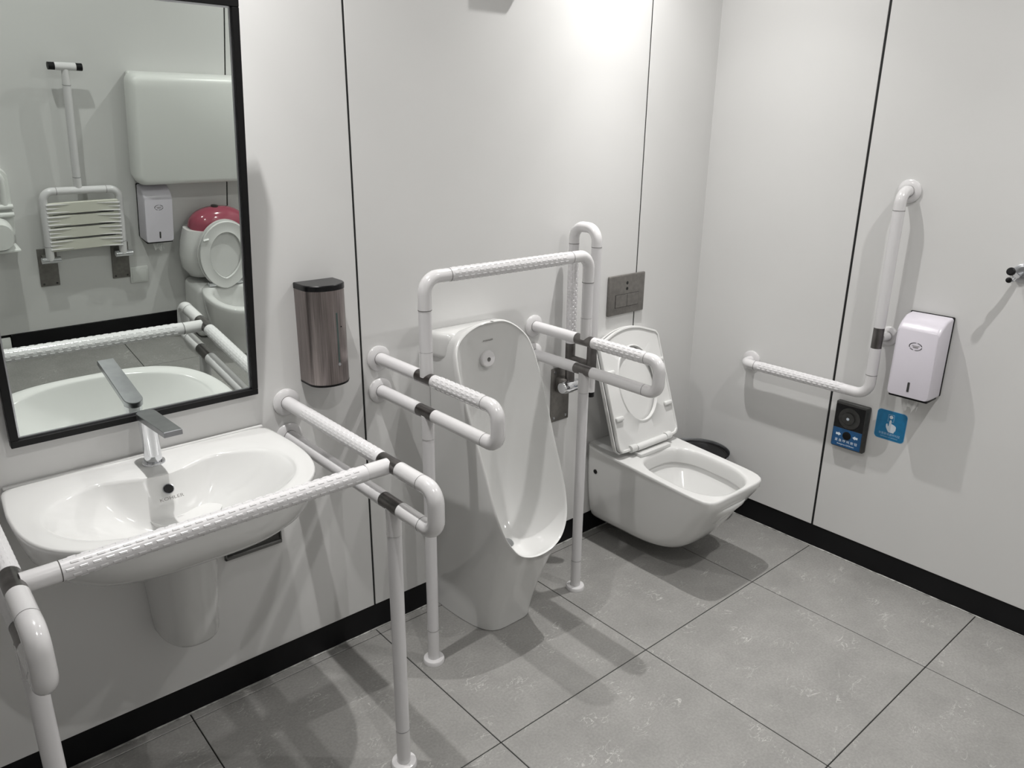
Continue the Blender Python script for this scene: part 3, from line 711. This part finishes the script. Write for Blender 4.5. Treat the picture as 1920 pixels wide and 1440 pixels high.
def call_box():
    y0, y1, z0, z1 = -.668, -.792, .450, .628; yc = (y0+y1)/2; X = W
    t = thing('call_button', (X, yc, z0), 'black emergency call button unit with a blue label under the grab bar corner', 'call button')
    dp = .026
    R = []
    for d_, k in ((.0005, 1), (.012, 1), (dp-.004, .93), (dp, .90)):
        R.append([(X-d_, yc+u*k, (z0+z1)/2+z*(1-(1-k)*.8)) for u, z in rrect(.062, .089, .006, 3)])
    MB().rings(R, True, True, True).obj('housing', 'darkgrey', t, sharp=20)
    F = X-dp
    MB().box((F-.0006, yc-.054, z0+.009), (F+.0005, yc+.054, z1-.008), .0003, 1).obj('front_panel', 'blackgloss', t)
    MB().lathe((F-.0004, yc, z1-.055), (-1, 0, 0), [(0, .040), (.0025, .0395), (.003, .037), (.0012, .025)], 40).obj('speaker_ring', 'darkgrey', t)
    MB().lathe((F-.0006, yc+.002, z1-.055), (-1, 0, 0), [(0, .0235), (.008, .0225), (.009, .020)], 40).obj('push_knob', 'darkgrey', t)
    MB().lathe((F-.0096, yc+.002, z1-.055), (-1, 0, 0), [(0, .0055), (.0008, .005), (.0002, .003)], 20).obj('knob_mark', 'print_w', t)
    MB().box((F-.0012, yc-.054, z0+.009), (F-.0004, yc+.054, z0+.080), .0003, 1).obj('blue_label', 'navy', t)
    fx = F-.0013
    MB().lathe((fx, yc, z0+.056), (-1, 0, 0), [(0, .0155), (.002, .0152), (.0035, .012), (.004, .004)], 28).obj('call_key', 'black', t)
    for s_ in (1, -1):    # arrows pointing to the key
        b0 = yc+s_*.041
        pts = [(0, .004), (.010, .004), (.010, .0075), (.019, 0), (.010, -.0075), (.010, -.004), (0, -.004)]
        MB().poly([(fx, b0-s_*p[0], z0+.056+p[1]) for p in pts], (-.0005, 0, 0)).obj('arrow', 'print_w', t)
    text('lettering', '紧 急 呼 叫 按 钮', .0115, (fx-.0001, yc, z0+.032), (0, -1, 0), (0, 0, 1), 'print_w', t, .0003, 1.0)
    text('lettering', 'Emergency Call Button', .0072, (fx-.0001, yc, z0+.019), (0, -1, 0), (0, 0, 1), 'print_w', t, .0003, .95)
call_box()
def sticker():
    yc, zc = -.866, .581; X = W-.0006
    t = thing('blue_sticker', (W, yc, zc-.05), 'blue rounded square sticker with a pressing hand, right of the call button', 'sticker')
    MB().poly([(X+.0004, yc+u, zc+z) for u, z in rrect(.053, .055, .014, 5)], (-.0003, 0, 0)).obj('border', 'print_l', t)
    MB().poly([(X, yc+u, zc+z) for u, z in rrect(.0515, .0535, .013, 5)], (-.0003, 0, 0)).obj('backing', 'blue', t)
    fx = X-.0004
    def pg(pts, m, nm): MB().poly([(fx, yc-u, zc+z) for u, z in pts], (-.0003, 0, 0)).obj(nm, m, t)
    # hand: index finger, folded fingers, thumb
    hand = [(-.005, .020), (-.0005, .021), (.0012, .018), (.0012, .008), (.0065, .0065), (.012, .0045), (.017, .001), (.0185, -.003), (.018, -.014), (.014, -.021), (.0135, -.025), (-.004, -.025), (-.009, -.018), (-.0145, -.008), (-.0155, .001), (-.013, .006), (-.0105, .005), (-.0085, -.003), (-.0062, -.002), (-.006, .012)]
    pg([(u*1.05, z) for u, z in hand], 'print_w', 'hand_picture')
    mb2 = MB()
    for a, b in (((-.0125, .014), (-.0112, .041)), ((-.0125, .040), (.0085, .0412)), ((.0073, .014), (.0085, .041)), ((.002, .014), (.0085, .0152)), ((-.0125, .014), (-.0085, .0152))):
        mb2.box((fx-.0004, yc-b[0], zc+a[1]), (fx, yc-a[0], zc+b[1]))
    mb2.obj('button_outline', 'print_l', t)
    MB().lathe((fx, yc+.002, zc+.0315), (-1, 0, 0), [(0, .0062), (.0004, .0062)], 20).obj('button_picture', 'print_w', t)
    text('lettering', '有需要请按呼叫钮', .0098, (fx-.0001, yc, zc-.0335), (0, -1, 0), (0, 0, 1), 'print_l', t, .0002, .95)
    text('lettering', 'Call button for assistance', .0062, (fx-.0001, yc, zc-.0435), (0, -1, 0), (0, 0, 1), 'print_l', t, .0002, .95)
sticker()
def hook():
    y, z = -1.165, 1.168
    t = thing('coat_hook', (W, y, z), 'chrome coat hook with a black knob end on the right wall at the frame edge', 'hook')
    MB().lathe((W, y, z), (-1, 0, 0), [(.0005, .028), (.006, .028), (.009, .024), (.010, .012)], 32).obj('rose', 'chromesat', t)
    MB().tube(fillet([(W-.006, y, z), (W-.045, y, z-.004), (W-.085, y+.006, z+.012)], .015), .007, 16).obj('arm', 'chrome', t)
    MB().tube(fillet([(W-.010, y+.006, z-.006), (W-.03, y+.016, z-.024), (W-.05, y+.018, z-.018)], .008), .005, 12).obj('lower_arm', 'chrome', t)
    MB().lathe((W-.083, y+.006, z+.012), (-1, 0, .3), [(0, .008), (.003, .0115), (.010, .012), (.013, .008)], 20).obj('knob', 'black', t)
    MB().lathe((W-.048, y+.018, z-.019), (-1, 0, .3), [(0, .006), (.003, .0085), (.008, .008), (.010, .005)], 20).obj('lower_knob', 'black', t)
hook()
def shadow_caster_box():  # unseen stand-in box, added so that its shadow falls on the wall below
    t = thing('shadow_caster_box', (1.06, 0, 1.985), 'small white box high on the back wall, added out of view to cast a shadow', 'shadow_caster')
    MB().box((1.0, -.06, 1.985), (1.12, -.0005, 2.16), .006, 3).obj('housing', 'white_pl', t)
    for k in range(5): MB().box((1.02, -.0608, 2.01+.012*k), (1.10, -.0598, 2.014+.012*k)).obj('grille_slot', 'darkgrey', t)
shadow_caster_box()
def supply_box():
    t = thing('recessed_box', (.15, 0, .43), 'small dark recessed service box low on the wall behind the washbasin', 'service box')
    x0, x1, z0, z1 = .045, .209, .436, .53
    for a, b in (((x0, -.010, z0), (x1, -.0005, z0+.011)), ((x0, -.010, z1-.01), (x1, -.0005, z1)), ((x0, -.010, z0), (x0+.006, -.0005, z1)), ((x1-.004, -.010, z0), (x1, -.0005, z1))):
        MB().box(a, b, .002, 1).obj('frame_bar', 'grey', t)
    MB().box((x0+.006, -.004, z0+.011), (x1-.004, -.0005, z1-.01)).obj('dark_back', 'darkgrey', t)
supply_box()

# ------------------------------------------------------------------ fittings on the opposite wall, seen in the mirror
YO = -D
def fold_seat():
    xc = .385; t = thing('shower_seat', (xc, YO, .3), 'white slatted shower seat folded up on the opposite wall, seen in the mirror', 'seat')
    R = .017; xl, xr = xc-.160, xc+.160; y = YO+.060
    for x in (xl, xr):
        MB().box((x-.041, YO+.0005, .318), (x+.041, YO+.007, .505), .002).obj('wall_plate', 'plate', t)
        for px in (-.028, .028): MB().lathe((x+px, YO+.007, .33), (0, 1, 0), [(0, .005), (.002, .004)], 12).obj('screw', 'darkgrey', t)
        MB().box((x-.026, YO+.006, .445), (x+.026, YO+.06, .478), .003).obj('hinge_block', 'plate', t)
        MB().tube([(x-.036, YO+.062, .468), (x+.042, YO+.062, .468)], .015, 20).obj('hinge_barrel', 'chrome', t)
        seg_tube((x, y, .47), (x, y, .535), t, 'frame_sleeve', 'sleeve', R+.001); ring((x, y, .535), (0, 0, 1), R+.001, t)
    MB().tube(fillet([(xl, y, .535), (xl, y, .79), (xr, y, .79), (xr, y, .535)], .04), R, 20).obj('seat_frame', 'nylon', t)
    for x in (xl+.055, xr-.055): ring((x, y, .79), (1, 0, 0), R, t)
    ya = y+.014
    for k in range(4):
        z0 = .512+.058*k; n = 20; R1 = []
        for z_, dd in ((z0, 0), (z0, .008), (z0+.003, .012), (z0+.051, .012), (z0+.054, .008), (z0+.054, 0)):
            R1.append([(xl+.004+(xr-xl-.008)*j/n, ya-.012+dd-.006*math.sin(PI*j/n), z_+.006*(j/n-.5)) for j in range(n+1)])
        MB().rings([list(q) for q in zip(*R1)], True, True, True).obj('slat', 'cream', t, sharp=30)
        if k < 3: MB().box((xl+.03, ya-.014, z0+.0535), (xr-.03, ya-.0045, z0+.0585), .001, 1).obj('slot', 'darkgrey', t)
        for q, zz in ((-1, z0+.008), (-1, z0+.044), (1, z0+.008), (1, z0+.044), (-1, z0+.026), (1, z0+.026)):
            xa = xl if q < 0 else xr; ln = .10 if abs(zz-z0-.026) > .01 else .06
            MB().tube([(xa-q*.004, ya+.002, zz-q*.002), (xa-q*ln, ya-.004, zz)], .004, 8, radii=[.0045, .0010]).obj('rib', 'sleeve', t)
    # drop leg with T foot
    xm = xc-.012; yl = y-.004
    seg_tube((xm+.002, yl, .80), (xm, yl, .85), t, 'leg_sleeve', 'sleeve', .0165); ring((xm, yl, .85), (0, 0, 1), .0165, t)
    seg_tube((xm, yl, .85), (xm-.004, yl+.012, 1.25), t, 'leg', 'nylon', .0165); ring((xm-.004, yl+.012, 1.25), (0, 0, 1), .0165, t)
    MB().tube([(xm-.004, yl+.012, 1.25), (xm-.005, yl+.014, 1.318)], .016, 20, radii=[.0165, .014]).obj('leg_sleeve', 'sleeve', t)
    seg_tube((xm-.045, yl+.014, 1.325), (xm+.037, yl+.014, 1.325), t, 'foot_bar', 'sleeve', .0165)
    for s_ in (-1, 1): seg_tube((xm-.004+s_*.041, yl+.014, 1.325), (xm-.004+s_*.066, yl+.014, 1.325), t, 'foot_tip', 'black', .0155)
fold_seat()
def changing_table():
    x0, x1, z0, z1 = .61, 1.46, .806, 1.32; xc = (x0+x1)/2; zc = (z0+z1)/2
    t = thing('changing_table', (xc, YO, z0), 'white folded baby changing table reflected in the mirror, above the small toilet', 'changing table')
    MB().box((x0+.02, YO+.0005, z0+.015), (x1-.02, YO+.03, z1-.01), .01, 3).obj('wall_base', 'white_pl', t)
    R = []
    for d_, k in ((.028, .975), (.03, .99), (.08, 1), (.105, .995), (.122, .975), (.128, .94)):
        g = (1-k)*.42
        R.append([(xc+u, YO+d_, zc+z) for u, z in rrect(.425-g, .2525-g, .045-g*.3, 6)])
    MB().rings(R, True, True, True).obj('folding_bed', 'white_pl', t, sharp=50)
changing_table()
tissue(.712, YO, .520, (1, 0, 0), (0, 1, 0), 'pale lilac tissue dispenser reflected in the mirror, below the changing table')
def switch():
    t = thing('switch_plate', (.628, YO, .28), 'small square white socket cover plate beside the shower seat hinge, seen in the mirror', 'switch')
    MB().box((.586, YO+.0005, .282), (.672, YO+.009, .368), .003, 2).obj('plate', 'white_pl', t)
    MB().box((.594, YO+.0088, .290), (.664, YO+.011, .360), .002, 2).obj('rocker', 'white_pl', t)
switch()
def child_toilet():
    c = 1.0
    t = thing('child_toilet', (c, YO+.2, 0), "small child's toilet with a pink domed cistern lid, seen at the mirror's right edge", 'toilet')
    N = 64; ang = [2*PI*j/N for j in range(N)]
    # cistern: bulging body
    R = []
    for z, hw, dp in ((.315, .11, .10), (.32, .145, .14), (.37, .18, .165), (.44, .19, .175), (.51, .183, .17), (.575, .165, .16)):
        R.append([(c+sup(a, hw, 1, 2.6)[0], YO+.001+dp*(.5+.5*sup(a, 1, 1, 2.6)[1]), z) for a in ang])
    MB().rings(R, True, True, True).obj('cistern', 'porcelain', t, sharp=60)
    R = []
    for k in range(9):
        a2 = PI/2*k/8; q = math.cos(a2)**.9+.001; z = .586+.095*math.sin(a2)
        R.append([(c+.01+sup(a, .152*q, 1, 2.3)[0], YO+.082+.0815*q*sup(a, 1, 1, 2.3)[1], z-(0 if k else .015)+(.012*math.cos(4*a) if k == 0 else 0)) for a in ang])
    MB().rings(R, True, True, True).obj('lid', 'pink', t, sharp=60)
    MB().lathe((c-.005, YO+.082, .680), (0, 0, 1), [(0, .018), (.006, .018), (.008, .012)], 24).obj('flush_knob', 'steel', t)
    # bowl
    def o(a, A, B, cy, z): x, y = sup(a, A, B, 2.2); return (c+x, cy+y, z)
    cy = YO+.325
    def zz(z): return z
    R = []
    for A, B, dz in ((.01, .01, .10), (.05, .07, .11), (.085, .11, .16), (.10, .13, .22), (.104, .138, .275), (.11, .145, .285), (.125, .165, .29), (.152, .20, .29), (.157, .207, .283), (.156, .206, .265), (.145, .19, .2), (.125, .16, .12), (.11, .14, .05), (.11, .14, .001)):
        R.append([(o(a, A, B, cy-(.02 if dz < .2 else 0), dz)) for a in ang])
    MB().rings(R, True, True, True).obj('bowl', 'porcelain', t, sharp=60)
    MB().box((c-.15, YO+.001, .001), (c+.15, YO+.2, .288), .03, 4).obj('rear_body', 'porcelain', t)
    # raised seat
    O = V((c, YO+.205, .302)); d = V((0, -.008, .30)).normalized(); n = V((0, d.z, -d.y))
    def L(A, B, k, w_): return [tuple(O+V((1, 0, 0))*A*math.cos(a)+d*(.165+B*math.sin(a)+(-.02*(1-abs(math.cos(a))) if math.sin(a) < 0 else 0))+n*w_) for a in ang]
    s = MB().rings([L(.135, .168, 1, -.008), L(.138, .172, 1, -.002), L(.135, .168, 1, .006), L(.12, .152, 1, .004), L(.092, .122, 1, .004), L(.086, .116, 1, .006), L(.083, .112, 1, 0), L(.084, .114, 1, -.008), L(.135, .168, 1, -.008)]).obj('seat_ring', 'seat', t, sharp=50)
    MB().rings([L(.132, .165, 1, -.028), L(.142, .176, 1, -.022), L(.142, .176, 1, -.012), L(.132, .165, 1, -.011)], True, True, True).obj('seat_lid', 'seat', t, sharp=50)
    for u in (-.105, .105): MB().tube([tuple(O+V((u-.014, 0, 0))+d*.245+n*.007), tuple(O+V((u+.014, 0, 0))+d*.25+n*.007)], .006, 10).obj('bumper', 'seat', s)
    for u in (-.075, .075): MB().tube([(c+u-.018, YO+.195, .302), (c+u+.018, YO+.195, .302)], .012, 16).obj('hinge', 'chrome', t)
child_toilet()
def baby_seat():
    c = -.012; t = thing('baby_seat', (c, YO, .5), "white wall-mounted baby seat at the mirror's left edge", 'baby seat')
    R = []
    for d_, k in ((.0005, .97), (.03, 1), (.045, .97)): R.append([(c+u*k, YO+d_, .73+z*k) for u, z in rrect(.12, .175, .06, 6)])
    MB().rings(R, True, True, True).obj('back_shell', 'white_pl', t, sharp=40)
    MB().tube(fillet([(c-.095, YO+.05, .73), (c-.095, YO+.05, 0.895), (c+.09, YO+.05, 0.895), (c+.09, YO+.05, .73)], .06), .014, 16).obj('top_hoop', 'white_pl', t)
    for z in (.730, .695): MB().tube([(c+.06, YO+.055, z), (c+.118, YO+.055, z)], .011, 14).obj('hinge_pin', 'white_pl', t)
    R = []
    for d_, k in ((.045, .96), (.06, 1), (.11, .98), (.135, .88)): R.append([(c+u*k, YO+d_, .62+z*k) for u, z in rrect(.10, .065, .05, 6)])
    MB().rings(R, True, True, True).obj('seat_shell', 'white_pl', t, sharp=40)
    MB().box((c-.10, YO+.03, .542), (c+.115, YO+.12, .555), .005, 2).obj('lower_shelf', 'white_pl', t)
baby_seat()
